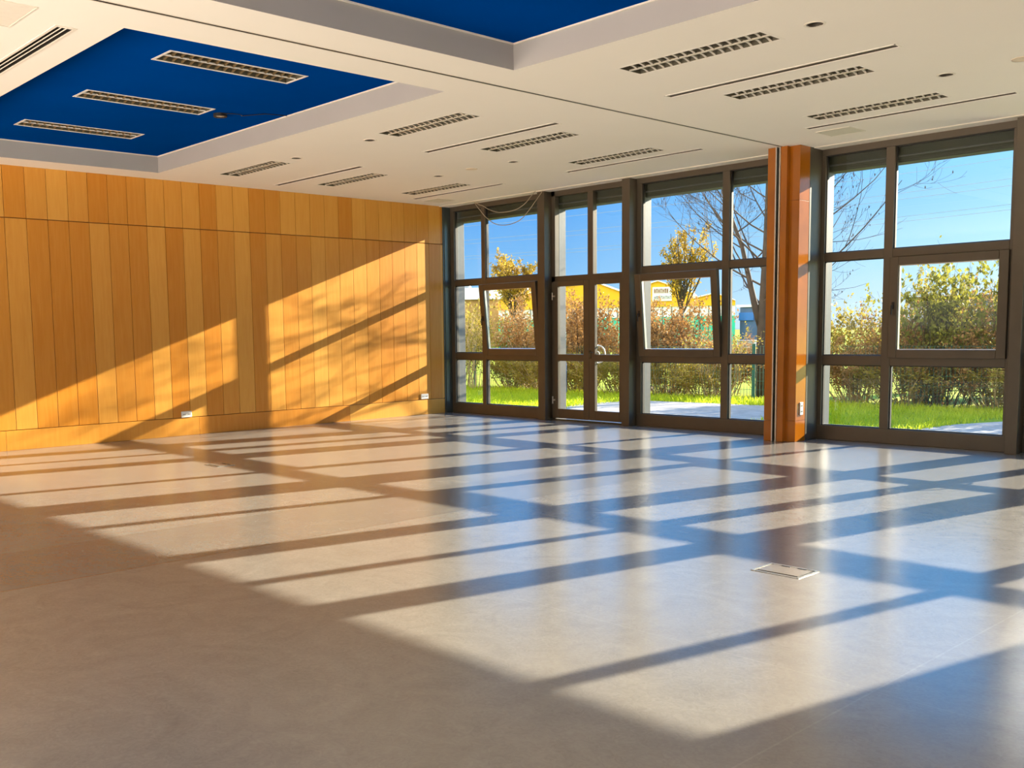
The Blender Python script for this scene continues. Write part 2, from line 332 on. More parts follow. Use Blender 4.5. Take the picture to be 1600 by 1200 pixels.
# ---------------------------------------------------------------- ceiling fittings
def louvre_light(cx, cy, z, length, width, axis, label, group, tray=False):
    """recessed twin louvre luminaire, long side on x (axis 0) or y (axis 1); modelled about its centre"""
    t = thing('ceiling_light', (cx, cy, z), label, 'ceiling light', group, rz=0 if axis == 0 else math.pi/2)
    L, Wd = length/2, width/2; fw = 0.022
    m = MB(); z0, z1 = -0.004 if tray else -0.0015, 0.002
    m.box(-L-fw, L+fw, -Wd-fw, -Wd+0.004, z0, z1); m.box(-L-fw, L+fw, Wd-0.004, Wd+fw, z0, z1); m.box(-L-fw, -L+0.004, -Wd, Wd, z0, z1); m.box(L-0.004, L+fw, -Wd, Wd, z0, z1)
    m.build('frame', 'white' if tray else 'ceil', t, bevel=0.002)
    m = MB(); d = 0.11; e = 0.004
    m.box(-L, L, -Wd, Wd, d-e, d); m.box(-L, -L+e, -Wd, Wd, 0, d); m.box(L-e, L, -Wd, Wd, 0, d); m.box(-L, L, -Wd, -Wd+e, 0, d); m.box(-L, L, Wd-e, Wd, 0, d)
    m.build('housing', 'housing', t)
    m = MB(); m.box(-L, L, -0.008, 0.008, 0.0, 0.010)           # central spine
    m.build('spine', 'white' if tray else 'blade', t)
    n = 16; m = MB()
    for y0, y1 in ((-Wd+0.004, -0.006), (0.006, Wd-0.004)):     # one cross blade: wedge section, lower edge arched
        seg = 6
        for k in range(seg):
            a = y0+(y1-y0)*k/seg; b = y0+(y1-y0)*(k+1)/seg
            za = 0.001+0.016*math.sin(math.pi*k/seg); zb = 0.001+0.016*math.sin(math.pi*(k+1)/seg)
            m.quad((-0.010,a,za),(-0.010,b,zb),(-0.002,b,0.028),(-0.002,a,0.028)); m.quad((0.010,b,zb),(0.010,a,za),(0.002,a,0.028),(0.002,b,0.028))
            m.quad((-0.010,a,za),(0.010,a,za),(0.010,b,zb),(-0.010,b,zb))
    b0 = m.build('louvre_blade', 'dlouvre' if tray else 'blade', t); b0.location.x = -L+2*L/n
    for i in range(2, n):
        b = b0.copy(); COL.objects.link(b); b.location.x = -L+2*L*i/n
    return t
labs = ['cream louvred ceiling light between the plank wall and the blue tray corner',
        'small louvred ceiling light near the plank wall, beside the brown slot in the middle row',
        'louvred ceiling light nearest the far room corner where planks meet windows',
        'louvred ceiling light just outside the right-hand edge of the left blue tray',
        'louvred ceiling light in the middle of the three between tray and glazed door',
        'louvred ceiling light closest to the glazed door, above the tilted window bays',
        'largest louvred ceiling light, beside the upper blue tray right of the partition track',
        'louvred ceiling light between the two long slots right of the partition track',
        'louvred ceiling light closest to the big right window']
for (x, y), lb in zip(lights, labs): louvre_light(x, y, H, LL, LW, 0, lb, 'flush louvred ceiling lights')
tlab = ['louvred light in the blue tray, leftmost and closest to the plank wall', 'middle of the three white-framed louvred lights in the blue tray', 'largest white-framed louvred light in the blue tray, closest to the partition track']
for (x, y), lb in zip(tl, tlab): louvre_light(x, y, TZ, TL, TW, 1, lb, 'louvred lights in the blue tray', True)
slabs = ['brown slot diffuser in the ceiling near the plank wall, between two louvred lights', 'slot diffuser midway between plank wall and partition track, away from windows',
         'slot diffuser in the far ceiling corner beside the windows and plank wall', 'slot diffuser along the windows left of the partition track, above the glazed door',
         'long slot diffuser right of the partition track between the two larger louvred lights', 'long slot diffuser closest to the big right window']
for (a, b, y), lb in zip(slots, slabs):
    c = ((a+b)/2, y, H); t = thing('slot_diffuser', c, lb, 'air vent', 'long narrow slot diffusers in the cream ceiling')
    m = MB(); w = 0.042
    m.box(a, b, y-w, y+w, H+0.05, H+0.054); m.box(a, b, y-w, y-w+0.002, H, H+0.05); m.box(a, b, y+w-0.002, y+w, H, H+0.05); m.box(a, a+0.002, y-w, y+w, H, H+0.05); m.box(b-0.002, b, y-w, y+w, H, H+0.05)
    m.build('plenum', 'slot', t, off=c)
    m = MB(); m.box(a-0.01, b+0.01, y-w-0.010, y-w+0.001, H-0.004, H+0.002); m.box(a-0.01, b+0.01, y+w-0.001, y+w+0.010, H-0.004, H+0.002); m.box(a-0.012, a, y-w-0.01, y+w+0.01, H-0.004, H+0.002); m.box(b, b+0.012, y-w-0.01, y+w+0.01, H-0.004, H+0.002)
    m.build('frame', 'ceil', t, off=c)
    m = MB(); m.box(a, b, y-0.006, y+0.006, H+0.004, H+0.03)
    k = a+0.2
    while k < b: m.box(k-0.015, k+0.015, y-w, y+w, H+0.012, H+0.03); k += 0.33
    m.build('vane', 'louvre', t, off=c)
a, b, y0, y1 = BD; c = ((a+b)/2, (y0+y1)/2, H)
t = thing('slot_diffuser', c, 'black three-slot air diffuser in the ceiling at the top left corner', 'air vent')
m = MB(); m.box(a, b, y0, y1, H+0.06, H+0.064); m.box(a, b, y0, y0+0.002, H-0.001, H+0.06); m.box(a, b, y1-0.002, y1, H-0.001, H+0.06); m.box(a, a+0.002, y0, y1, H-0.001, H+0.06); m.box(b-0.002, b, y0, y1, H-0.001, H+0.06); m.build('plenum', 'black', t, off=c)
m = MB(); h3 = (y1-y0)/3
for k in (1, 2): m.box(a, b, y0+h3*k-0.003, y0+h3*k+0.003, H, H+0.004)
m.build('divider', 'cream', t, off=c)
m = MB(); m.box(a-0.03, b+0.03, y0-0.022, y0, H-0.004, H+0.002); m.box(a-0.03, b+0.03, y1, y1+0.022, H-0.004, H+0.002); m.box(a-0.03, a, y0, y1, H-0.004, H+0.002); m.box(b, b+0.03, y0, y1, H-0.004, H+0.002); m.build('frame', 'cream', t, off=c)
dlab = ['round downlight beside the left blue tray, above the middle of the room', 'small round downlight near the plank wall beside the left blue tray', 'small round downlight nearest the far room corner', 'round downlight in front of the glazed door bay', 'largest round downlight at top right of the ceiling', 'round downlight above the big right window']
for (x, y), lb in zip(downs, dlab):
    t = thing('downlight', (x, y, H), lb, 'ceiling light', 'round recessed downlights')
    MB().ring(0, 0, -0.004, 0.002, 0.056, 0.073).build('ring', 'cream', t, smooth=False)
    m = MB(); n = 24
    pr = [(0.056, -0.002), (0.052, 0.03), (0.045, 0.07), (0.012, 0.085)]; bi = []
    for r_, z_ in pr:
        bi.append(len(m.v)); m.v += [(r_*math.cos(2*math.pi*k/n), r_*math.sin(2*math.pi*k/n), z_) for k in range(n)]
    for i in range(3):
        for k in range(n): m.f.append((bi[i]+k, bi[i]+(k+1)%n, bi[i+1]+(k+1)%n, bi[i+1]+k))
    m.build('reflector', 'slot', t, smooth=True)
    MB().ring(0, 0, 0.018, 0.024, 0.040, 0.054).build('inner_ring', 'black', t)
    m = MB(); m.disc(0, 0, 0.045, 0.036); m.ring(0, 0, 0.045, 0.060, 0.030, 0.036); m.build('lamp', 'tube', t)
for x, y, lb in ((3.05, -2.26, 'flat pale blanking disc in the ceiling between two small downlights'), (9.45, -2.40, 'flat pale blanking disc at the right edge of the ceiling')):
    m = MB(); m.disc(x, y, H-0.006, 0.075); m.ring(x, y, H-0.006, H+0.001, 0.068, 0.075)
    tag(m.build('blanking_disc', plain('blanking_disc_paint', (0.86, 0.74, 0.58), 0.7, var=.01)), lb, 'ceiling cover', 'blanking discs')
def access_panel(x0, x1, y0, y1, lb, mat):
    m = MB(); m.box(x0, x1, y0, y1, H-0.004, H+0.001); o = m.build('access_panel', mat, None, bevel=0.001); tag(o, lb, 'ceiling panel', 'flat access panels in the ceiling')
    f = MB(); w = .012
    f.box(x0-w, x1+w, y0-w, y0-.003, H-.006, H+.001); f.box(x0-w, x1+w, y1+.003, y1+w, H-.006, H+.001); f.box(x0-w, x0-.003, y0-.003, y1+.003, H-.006, H+.001); f.box(x1+.003, x1+w, y0-.003, y1+.003, H-.006, H+.001)
    f.build('panel_frame', 'cream', o)
access_panel(5.45, 5.94, -9.02, -8.75, 'square access panel in the ceiling at the top left corner', 'cream')
access_panel(6.98, 7.33, -0.93, -0.58, 'pale square access panel in the ceiling beside the wooden pier', 'patch')
access_panel(0.36, 0.70, -0.76, -0.42, 'pale square access panel in the ceiling corner above the far window', 'patch')
# ceiling speaker with dangling wire in the blue tray
c = (3.11, -5.86, TZ); t = thing('ceiling_speaker', c, 'small dark round fitting with a loose wire in the blue tray', 'ceiling fitting')
m = MB(); m.ring(*c[:2], TZ-0.03, TZ+0.0, 0.052, 0.07); m.disc(*c[:2], TZ-0.012, 0.056); m.build('body', 'black', t, off=c)
m = MB()
for k in range(-3, 4): 
    hw = math.sqrt(max(0, 0.05**2-(k*.014)**2)); m.box(c[0]-hw, c[0]+hw, c[1]+k*.014-.002, c[1]+k*.014+.002, TZ-0.024, TZ-0.02)
m.build('grille', 'cable', t, off=c)
m = MB(); m.tube([(c[0]+.03+.16*math.sin(a_), c[1]+.10-.1*math.cos(a_), TZ-.004-.02*math.sin(a_)) for a_ in [i*.35 for i in range(9)]]+[(c[0]+.3, c[1]+.35, TZ-.006), (c[0]+.35, c[1]+.58, TZ-.004)], .004, 5)
m.build('wire', 'black', t, off=c)

# ---------------------------------------------------------------- window front
YF, YG = 0.12, 0.165
FB = 0.21     # back of the frame
def pane(x0, x1, z0, z1, parent, off, y=YG):
    MB().box(x0-0.004, x1+0.004, y-0.003, y+0.003, z0-0.004, z1+0.004).build('pane', 'glass', parent, off=off)
def frame_rect(mb, x0, x1, z0, z1, w, y0, y1, wb=None, wt=None):
    wb = w if wb is None else wb; wt = w if wt is None else wt
    mb.box(x0, x0+w, y0, y1, z0, z1); mb.box(x1-w, x1, y0, y1, z0, z1); mb.box(x0+w, x1-w, y0, y1, z0, z0+wb); mb.box(x0+w, x1-w, y0, y1, z1-wt, z1)
def shutter(x0, x1, t, off):
    m = MB(); m.box(x0, x1, 0.24, 0.44, 3.145, 3.62); m.box(x0, x1, 0.235, 0.24, 3.16, 3.175); m.build('shutter_box', 'shut', t, off=off, bevel=0.006)
    m = MB(); m.tube([(x0+0.02, 0.226, 3.215), (x1-0.02, 0.226, 3.215)], 0.010, 8); m.build('shutter_tube', 'guide', t, off=off)
    m = MB(); m.box(x0+0.008, x0+0.05, 0.23, 0.38, 0.02, 3.145); m.box(x1-0.05, x1-0.008, 0.23, 0.38, 0.02, 3.145); m.build('shutter_guide', 'guide', t, off=off, bevel=0.004)
def window(n, x0, x1, m0, m1, sash, tilt, label, handle=True):
    off = (x0, YF, 0); t = thing('window_%d' % n, off, label, 'window', kind='structure')
    j = 0.088; zb, l0, l1, u0, u1, zt = 0.168, 0.888, 1.0, 2.10, 2.195, 3.318
    m = MB()
    m.box(x0, x1, YF, FB, 0, zb); m.box(x0, x1, YF, FB, zt, H+0.02)
    m.box(x0, x0+j, YF, FB, zb, zt); m.box(x1-j, x1, YF, FB, zb, zt); m.box(m0, m1, YF, FB, zb, zt)
    for a, b in ((x0+j, m0), (m1, x1-j)):
        m.box(a, b, YF+0.002, FB, l0, l1); m.box(a, b, YF+0.002, FB, u0, u1)
    m.build('window_frame', 'frame', t, off=off, bevel=0.004)
    # slim inner glazing gasket
    m = MB()
    cols = ((x0+j, m0), (m1, x1-j)); rows = ((zb, l0), (l1, u0), (u1, zt))
    for a, b in cols:
        for c, d in rows: frame_rect(m, a, b, c, d, 0.010, YG-0.015, YG+0.02)
    m.build('gasket', 'black', t, off=off)
    sc = 1 if sash == 'right' else 0
    for ci, (a, b) in enumerate(cols):
        for ri, (c, d) in enumerate(rows):
            if not (ri == 1 and ci == sc): pane(a, b, c, d, t, off)
    # opening sash, bottom hung
    a, b = cols[sc]; sa, sb, s0, s1 = a-0.012, b+0.012, 0.975, 2.098
    hinge = (a, YF+0.02, s0)
    s = thing('sash', (hinge[0]-off[0], hinge[1]-off[1], hinge[2]-off[2])); s.parent = t; s.rotation_euler = (math.radians(tilt), 0, 0)
    m = MB(); frame_rect(m, sa, sb, s0, s1, 0.095, YF-0.035, YF+0.03, 0.092, 0.092); m.build('sash_frame', 'frame', s, off=hinge, bevel=0.005)
    m = MB(); frame_rect(m, sa+0.09, sb-0.09, s0+0.088, s1-0.088, 0.012, YF-0.01, YF+0.03); m.build('sash_bead', 'alu', s, off=hinge)
    MB().box(sa+0.09, sb-0.09, YF+0.004, YF+0.01, s0+0.088, s1-0.088).build('pane', 'glass', s, off=hinge)
    m = MB(); hx = sa+0.05; m.box(hx-0.014, hx+0.014, YF-0.043, YF-0.035, 1.52, 1.60); m.tube([(hx, YF-0.04, 1.56), (hx, YF-0.075, 1.56), (hx, YF-0.078, 1.46)], 0.009, 8)
    m.build('handle', 'black', s, off=hinge)
    shutter(x0+0.01, x1-0.01, t, off)
    m = MB(); m.box(x0, x1, FB, 0.36, -0.02, 0.03); m.build('outer_sill', 'alu', t, off=off, bevel=0.004)
    return t
def door(n, x0, x1, mid, label):
    off = (x0, YF, 0); t = thing('door_%d' % n, off, label, 'door', kind='structure')
    j = 0.045; u0, u1, zt = 2.055, 2.145, 3.318; mw = 0.05
    m = MB(); m.box(x0, x0+j+0.03, YF, FB, 0, H+0.02); m.box(x1-j-0.03, x1, YF, FB, 0, H+0.02); m.box(x0, x1, YF, FB, zt, H+0.02); m.box(x0, x1, YF, FB, u0, u1); m.box(mid-mw, mid+mw, YF, FB, u1, zt)
    m.build('door_frame', 'frame', t, off=off, bevel=0.004)
    m = MB(); m.box(x0, x1, YF-0.05, FB+0.1, 0, 0.018); m.build('threshold', 'reveal', t, off=off, bevel=0.003)
    for a, b in ((x0+j+0.03, mid-mw), (mid+mw, x1-j-0.03)): pane(a, b, u1, zt, t, off)
    for k, (a, b) in enumerate(((x0+j, mid-0.002), (mid+0.002, x1-j))):
        hp = (a, YF, 0.03); lf = thing('door_leaf', (a-off[0], 0, 0.03)); lf.parent = t
        m = MB(); frame_rect(m, a, b, 0.03, u0+0.01, 0.105, YF-0.03, YF+0.03, 0.142, 0.075); m.box(a+0.1, b-0.1, YF-0.03, YF+0.03, 0.888, 0.988)
        m.build('leaf_frame', 'frame', lf, off=hp, bevel=0.005)
        m = MB(); m.box(a+0.1, b-0.1, YF-0.002, YF+0.004, 0.17, 0.89); m.box(a+0.1, b-0.1, YF-0.002, YF+0.004, 0.986, u0-0.06); m.build('pane', 'glass', lf, off=hp)
        if k == 0:
            for hz in (0.30, 1.85):
                m = MB(); m.tube([(a+0.012, YF-0.045, hz-0.055), (a+0.012, YF-0.045, hz+0.055)], 0.009, 8); m.box(a+0.01, a+0.055, YF-0.048, YF-0.028, hz-0.012, hz+0.012); m.build('hinge', 'alu', lf, off=hp)
        else:
            m = MB(); m.box(a+0.012, a+0.038, YF-0.036, YF-0.03, 0.93, 1.05); m.tube([(a+0.025, YF-0.03, 1.02), (a+0.025, YF-0.06, 1.02), (a+0.09, YF-0.062, 1.02)], 0.008, 8); m.build('latch', 'reveal', lf, off=hp)
            m = MB(); cx_, cz_ = a+0.085, 0.99
            m.tube([(cx_+0.125*math.sin(q), YF+0.075, cz_+0.125*math.cos(q)) for q in [math.pi*i/16 for i in range(17)]], 0.011, 8)
            for q in (0, math.pi): m.tube([(cx_, YF+0.02, cz_+0.125*math.cos(q)), (cx_, YF+0.08, cz_+0.125*math.cos(q))], 0.010, 8)
            m.tube([(cx_+0.04*math.sin(q), YF+0.05, cz_+0.04*math.cos(q)) for q in [math.pi*i/8 for i in range(9)]], 0.007, 6)
            m.build('pull_handle', 'white', lf, off=hp, smooth=True)
    shutter(x0+0.01, x1-0.01, t, off)
    return t
window(1, 0.02, 2.13, 0.752, 0.838, 'right', 5.6, 'far floor-to-ceiling bronze-framed window with its middle sash tilted open')
door(1, 2.255, 3.705, 3.005, 'glazed double door with bronze frame and overhead glazing')
window(2, 3.82, 6.16, 5.172, 5.276, 'left', 5.6, 'wide bronze-framed window left of the wooden pier with its middle sash tilted open')
window(3, 6.46, 8.64, 7.252, 7.352, 'right', 0.0, 'large bronze-framed window right of the wooden pier with closed sash')
door(2, 8.74, 10.20, 9.50, 'glazed double door beyond the right edge of the big window')
window(4, 10.30, 12.46, 11.62, 11.72, 'left', 0.0, 'last window of the front')
k = 3
for a, b, lb in ((2.121, 2.263, 'bronze steel post between the far window and the glazed door'), (3.696, 3.828, 'bronze steel post right of the glazed door'), (8.632, 8.748, 'bronze steel post at the right edge of the big window'), (10.195, 10.31, 'bronze steel post right of the second door')):
    m = MB(); m.box(a, b, -0.04, FB+0.02, 0, H+0.02); o = m.build('trim_%d' % k, 'frame', None, bevel=0.004); tag(o, lb, 'post', kind='structure'); k += 1
m = MB(); m.box(-0.022, 0.012, -0.04, -0.012, 0, H); m.box(-0.022, 0.024, -0.015, YF+0.05, 0, H); o = m.build('trim_%d' % k, 'reveal', None, bevel=0.003); tag(o, 'steel corner post between plank wall and far window', 'post', kind='structure'); k += 1

# wooden pier with the parking channel of the partition
off = (6.3, -0.2, 0); pr = thing('wall_pier', off, 'wood-clad pier with a black vertical partition channel', 'pier', kind='structure')
def wbox(x0, x1, y0, y1, zs, name='cladding', mat='pier'):
    m = MB()
    for a, b in zip(zs[:-1], zs[1:]): m.box(x0, x1, y0, y1, a+0.0015, b-0.0015)
    m.build(name, mat, pr, off=off, bevel=0.0015)
ZS = [0, 0.245, 2.785, H]
MB().box(6.15, 6.45, -0.37, 0.36, 0, H+0.4).build('pier_core', 'gap', pr, off=off)
wbox(6.135, 6.235, -0.45, 0.12, [0, 0.245, H])
m = MB(); m.box(6.235, 6.250, -0.462, -0.37, 0, H); m.box(6.282, 6.297, -0.462, -0.37, 0, H); m.build('channel_edge', 'alu', pr, off=off, bevel=0.002)
MB().box(6.250, 6.282, -0.40, -0.37, 0, H).build('channel', 'black', pr, off=off)
wbox(6.297, 6.375, -0.45, -0.37, [0, H]); wbox(6.375, 6.50, -0.385, -0.16, ZS)
MB().box(6.45, 6.502, -0.158, 0.14, 0, H).build('corner_post', 'frame', pr, off=off, bevel=0.003)

# sockets
def socket(name, c, w, h, axis, lab, vertical=False):
    t = thing('wall_socket', c, lab, 'socket', None if vertical else 'double sockets low on the plank wall')
    def bx(m, u0, u1, v0, v1, d0, d1):
        if axis == 'y': m.box(c[0]+d0, c[0]+d1, c[1]+u0, c[1]+u1, c[2]+v0, c[2]+v1)
        return m
    m = bx(MB(), -w/2, w/2, -h/2, h/2, 0.0, 0.012); m.build('plate', 'white', t, off=c, bevel=0.004)
    for s in (-1, 1):
        p = (c[0], c[1]+(0 if vertical else s*w*.23), c[2]+(s*h*.22 if vertical else 0))
        m = MB(); n = 16; r = min(w, h)*.30
        for i, (rr, d) in enumerate(((r, .0125), (r*.85, .004))):
            m.v += [(p[0]+d, p[1]+rr*math.cos(2*math.pi*q/n), p[2]+rr*math.sin(2*math.pi*q/n)) for q in range(n)]
        m.f += [(q, (q+1) % n, n+(q+1) % n, n+q) for q in range(n)]; m.f.append(tuple(range(n, 2*n)))
        m.v = [(x+.0005, y, z) for x, y, z in m.v]
        m.build('outlet', 'bgrey', t, off=c)
        q = MB(); 
        for e in (-1, 1): q.box(p[0]+.0125, p[0]+.0135, p[1]+e*r*.4-.005, p[1]+e*r*.4+.005, p[2]-.006, p[2]+.006)
        q.build('pin_hole', 'black', t, off=c)
socket('a', (0.0, -4.77, 0.288), 0.155, 0.083, 'y', 'white double socket low on the plank wall, left one in the shadow band')
socket('b', (0.0, -0.487, 0.298), 0.155, 0.083, 'y', 'white double socket low on the plank wall near the far window corner')
socket('c', (6.50, -0.262, 0.385), 0.07, 0.15, 'y', 'upright grey double socket at the foot of the wooden pier', True)

# floor boxes
def floor_box(x0, x1, y0, y1, lab):
    c = ((x0+x1)/2, (y0+y1)/2, 0); t = thing('floor_box', c, lab, 'floor socket', 'flush floor boxes'); w = 0.012
    m = MB(); frame = ((x0-w, x1+w, y0-w, y0), (x0-w, x1+w, y1, y1+w), (x0-w, x0, y0, y1), (x1, x1+w, y0, y1))
    for a, b, c_, d in frame: m.box(a, b, c_, d, -0.002, 0.004)
    m.build('frame', 'alu', t, off=c)
    MB().box(x0, x1, y0, y1, -0.002, 0.0008).build('gap_recess', 'black', t, off=c)
    MB().box(x0+.012, x1-.014, y0+.022, y1-.010, -0.001, 0.0045).build('lid', 'floor', t, off=c, bevel=.001)
    m = MB(); ww = (x1-x0)
    for f0, f1 in ((.25, .45), (.62, .82)): m.box(x0+ww*f0, x0+ww*f1, y1-.022, y1-.008, .0045, .0065)
    m.build('cable_flap', 'black', t, off=c)
floor_box(9.485, 9.748, -6.262, -6.062, 'flush floor box with a lid near the middle of the sunlit floor')
floor_box(3.015, 3.265, -6.125, -5.945, 'small flush floor box on the floor near the plank wall')

# loose cables hanging over the far window
def cable(pts, r, lab):
    m = MB(); P = [Vector(p) for p in pts]; out = []
    for i in range(len(P)-1):
        p0, p1, p2, p3 = P[max(i-1, 0)], P[i], P[i+1], P[min(i+2, len(P)-1)]
        for q in range(6):
            t = q/6; out.append(.5*((2*p1)+(-p0+p2)*t+(2*p0-5*p1+4*p2-p3)*t*t+(-p0+3*p1-3*p2+p3)*t**3))
    out.append(P[-1]); m.tube(out, r, 6); tag(m.build('hanging_cable', 'cable', None, smooth=True), lab, 'cable', 'loose cables over the far window')
Yc = -0.06
cable([(.80, Yc, 3.397), (.83, Yc, 3.34), (.92, Yc, 3.25), (1.06, Yc, 3.12), (1.27, Yc, 3.0), (1.52, Yc, 2.965), (1.78, Yc, 3.01), (1.95, Yc, 3.12), (2.12, Yc-.02, 3.25), (2.24, Yc-.02, 3.36), (2.28, Yc-.02, 3.397)], .006, 'loose beige cable sagging lowest over the far window')
cable([(.80, Yc-.03, 3.397), (.93, Yc-.03, 3.33), (1.02, Yc-.03, 3.30), (1.18, Yc-.03, 3.22), (1.42, Yc-.03, 3.16), (1.72, Yc-.03, 3.17), (1.92, Yc-.03, 3.24), (2.05, Yc-.04, 3.33), (2.15, Yc-.04, 3.397)], .006, 'shorter beige cable loop above the far window, higher of the two')

# ---------------------------------------------------------------- outside: ground
GZ = -0.10
tag(MB().box(-9.0, 12.0, 0.36, 6.45, -0.5, GZ).build('lawn', 'lawn'), 'strip of lawn outside the windows', 'lawn', kind='structure')
tag(MB().box(-500, 300, 6.45, 600, -0.6, GZ-0.01).build('field', 'field'), 'yellow-green field beyond the fence', 'ground', kind='structure')
def slab(pts, z0, z1, name, lab):
    m = MB(); n = len(pts); m.v = [(x, y, z0) for x, y in pts]+[(x, y, z1) for x, y in pts]
    m.f = [tuple(range(n))[::-1], tuple(range(n, 2*n))]+[(i, (i+1) % n, n+(i+1) % n, n+i) for i in range(n)]
    return tag(m.build(name, 'pave'), lab, 'paving', kind='structure')
slab([(1.2, .36), (4.9, .36), (4.3, 3.2), (3.6, 5.25), (1.9, 5.15), (.4, 4.95), (-.25, 3.9), (.35, 2.4)], -0.3, GZ+.03, 'paving', 'grey paved terrace outside the glazed door')
slab([(6.9, .36), (9.9, .36), (9.9, 5.2), (7.6, 5.4), (7.15, 4.6), (6.75, 3.6), (6.6, 2.4)], -0.3, GZ+.03, 'paving', 'grey paved path outside the big right window')

rnd = random.Random(7)
def on_pave(x, y):
    return (0.2 < x < 4.5 and y < 5.05 and x < 4.9-y*.22 and x > 1.2-y*.30) or (x > 6.75 and y < 5.0)
m = MB()
for i in range(42000):
    x = rnd.uniform(-7, 8.6); y = .4+6.2*rnd.random()
    if on_pave(x, y): continue
    h = rnd.uniform(.05, .13); a = rnd.uniform(0, math.pi); w = rnd.uniform(.006, .012)
    dx, dy = math.cos(a)*w, math.sin(a)*w; lx, ly = rnd.uniform(-.07, .07), rnd.uniform(-.07, .07)
    b = len(m.v); m.v += [(x-dx, y-dy, GZ-.01), (x+dx, y+dy, GZ-.01), (x+lx*.4+dx*.6, y+ly*.4+dy*.6, GZ+h*.6), (x+lx*.4-dx*.6, y+ly*.4-dy*.6, GZ+h*.6), (x+lx, y+ly, GZ+h)]
    m.f += [(b, b+1, b+2, b+3), (b+3, b+2, b+4)]
tag(m.build('grass', 'grass'), 'bright green grass blades growing outside the windows', 'grass', kind='stuff')

# ---------------------------------------------------------------- fence
ft = thing('fence', (0, 6.5, GZ), 'green wire mesh fence along the lawn', 'fence')
fo = (0, 6.5, GZ)
for px in (-8.6, -6.1, -3.6, -1.1, 1.83, 4.4, 6.9, 9.4):
    m = MB(); m.tube([(px, 6.5, GZ), (px, 6.5, 1.02)], .035, 8); m.build('post', 'postg', ft, off=fo)
m = MB(); r = .0025
xx = -8.6
while xx < 9.4: m.box(xx-r, xx+r, 6.5-r, 6.5+r, GZ+.02, .98); xx += .07
zz = GZ+.05
while zz < 1.0: m.box(-8.6, 9.4, 6.5-r-.002, 6.5+r-.002, zz-r, zz+r); zz += .17
m.build('wire_mesh', 'postg', ft, off=fo)
c = (-2.6, 5.95, GZ); t = thing('bollard', c, 'blue round post on the lawn seen through the glazed door', 'post')
m = MB(); m.tube([(c[0], c[1], GZ), (c[0], c[1], .62)], .055, 12); m.build('shaft', 'blupost', t, off=c); m = MB(); m.tube([(c[0], c[1], .62), (c[0], c[1], 1.30), (c[0], c[1], 1.33)], [.045, .045, .02], 12); m.build('upper_shaft', 'postg', t, off=c)
c = (-15.8, 35.4, GZ); t = thing('utility_cabinet', c, 'small blue-grey utility cabinet standing on the field by the bare tree', 'cabinet')
m = MB(); m.box(c[0]-.5, c[0]+.5, c[1]-.25, c[1]+.25, GZ, .62); m.build('body', 'cab', t, off=c, bevel=.02)
m = MB(); m.box(c[0]-.54, c[0]+.54, c[1]-.29, c[1]+.29, .62, .68); m.build('lid', 'cab', t, off=c, bevel=.01)
m = MB(); m.box(c[0]-.44, c[0]+.44, c[1]-.27, c[1]-.25, .02, .56); m.build('door', 'bgrey', t, off=c)

# ---------------------------------------------------------------- trees and bushes
def branch(mb, p, d, L, r, depth, rn, tips, up=.25, wig=.18, n=5, kids=(3, 5), sides=4, shrink=.62):
    pts = [p.copy()]; rads = [r]; q = p.copy(); dd = d.normalized(); step = L/n
    for i in range(n):
        dd = (dd+Vector((rn.uniform(-wig, wig), rn.uniform(-wig, wig), rn.uniform(-wig, wig)*.6+up*.35))).normalized()
        q = q+dd*step; pts.append(q.copy()); rads.append(max(.0022, r*(1-.75*(i+1)/n)))
    mb.tube(pts, rads, sides if r > .012 else 3, caps=False)
    tips.append((pts, depth))
    if depth <= 0: return
    for k in range(rn.randint(*kids)):
        t = rn.uniform(.25, .95); i = min(n-1, int(t*n)); f = t*n-i
        s = pts[i].lerp(pts[i+1], f); ax = (pts[i+1]-pts[i]).normalized()
        a = rn.uniform(0, 2*math.pi); side = ax.orthogonal().normalized(); side.rotate(Quaternion(ax, a))
        nd = (ax*rn.uniform(.6, 1.0)+side*rn.uniform(.5, .95)).normalized()
        branch(mb, s, nd, L*shrink*rn.uniform(.7, 1.15)*(1.1-.4*t), max(.003, rads[i]*.6), depth-1, rn, tips, up, wig, n, kids, sides, shrink)
def leaves(tips, rn, count, size, spread, mind=0, elong=1.8):
    m = MB(); cand = [t for t in tips if t[1] <= mind]
    for i in range(count):
        pts, dp = rn.choice(cand); k = rn.randrange(1, len(pts)); p = pts[k-1].lerp(pts[k], rn.random())
        p = p+Vector((rn.gauss(0, spread), rn.gauss(0, spread), rn.gauss(0, spread)))
        u = Vector((rn.gauss(0, 1), rn.gauss(0, 1), rn.gauss(0, 1))).normalized(); v = u.orthogonal().normalized(); v.rotate(Quaternion(u, rn.uniform(0, 6.28)))
        s = size*rn.uniform(.6, 1.4); a = u*s*elong/2; b = v*s/2
        m.quad(p-a, p+b, p+a, p-b)
    return m
def bush_proto(seed, h, w, nst, depth, nleaf, size, mat, barkm, spread=.05, up=.2):
    rn = random.Random(seed); mb = MB(); tips = []
    for i in range(nst):
        a = rn.uniform(0, 6.283); rr = rn.uniform(0, w*.3)
        out = rn.uniform(.1, .55)*w/h
        branch(mb, Vector((rr*math.cos(a), rr*math.sin(a)*.6, 0)), Vector((math.cos(a)*out*1.6, math.sin(a)*out, 1)), h*rn.uniform(.6, .95), rn.uniform(.009, .018), depth, rn, tips, up, .17, 5, (3, 5), 4, .55)
    st = mb.build('stems', barkm, None); lv = leaves(tips, rn, nleaf, size, spread, depth).build('foliage', mat, None)
    return st, lv
protos = {}
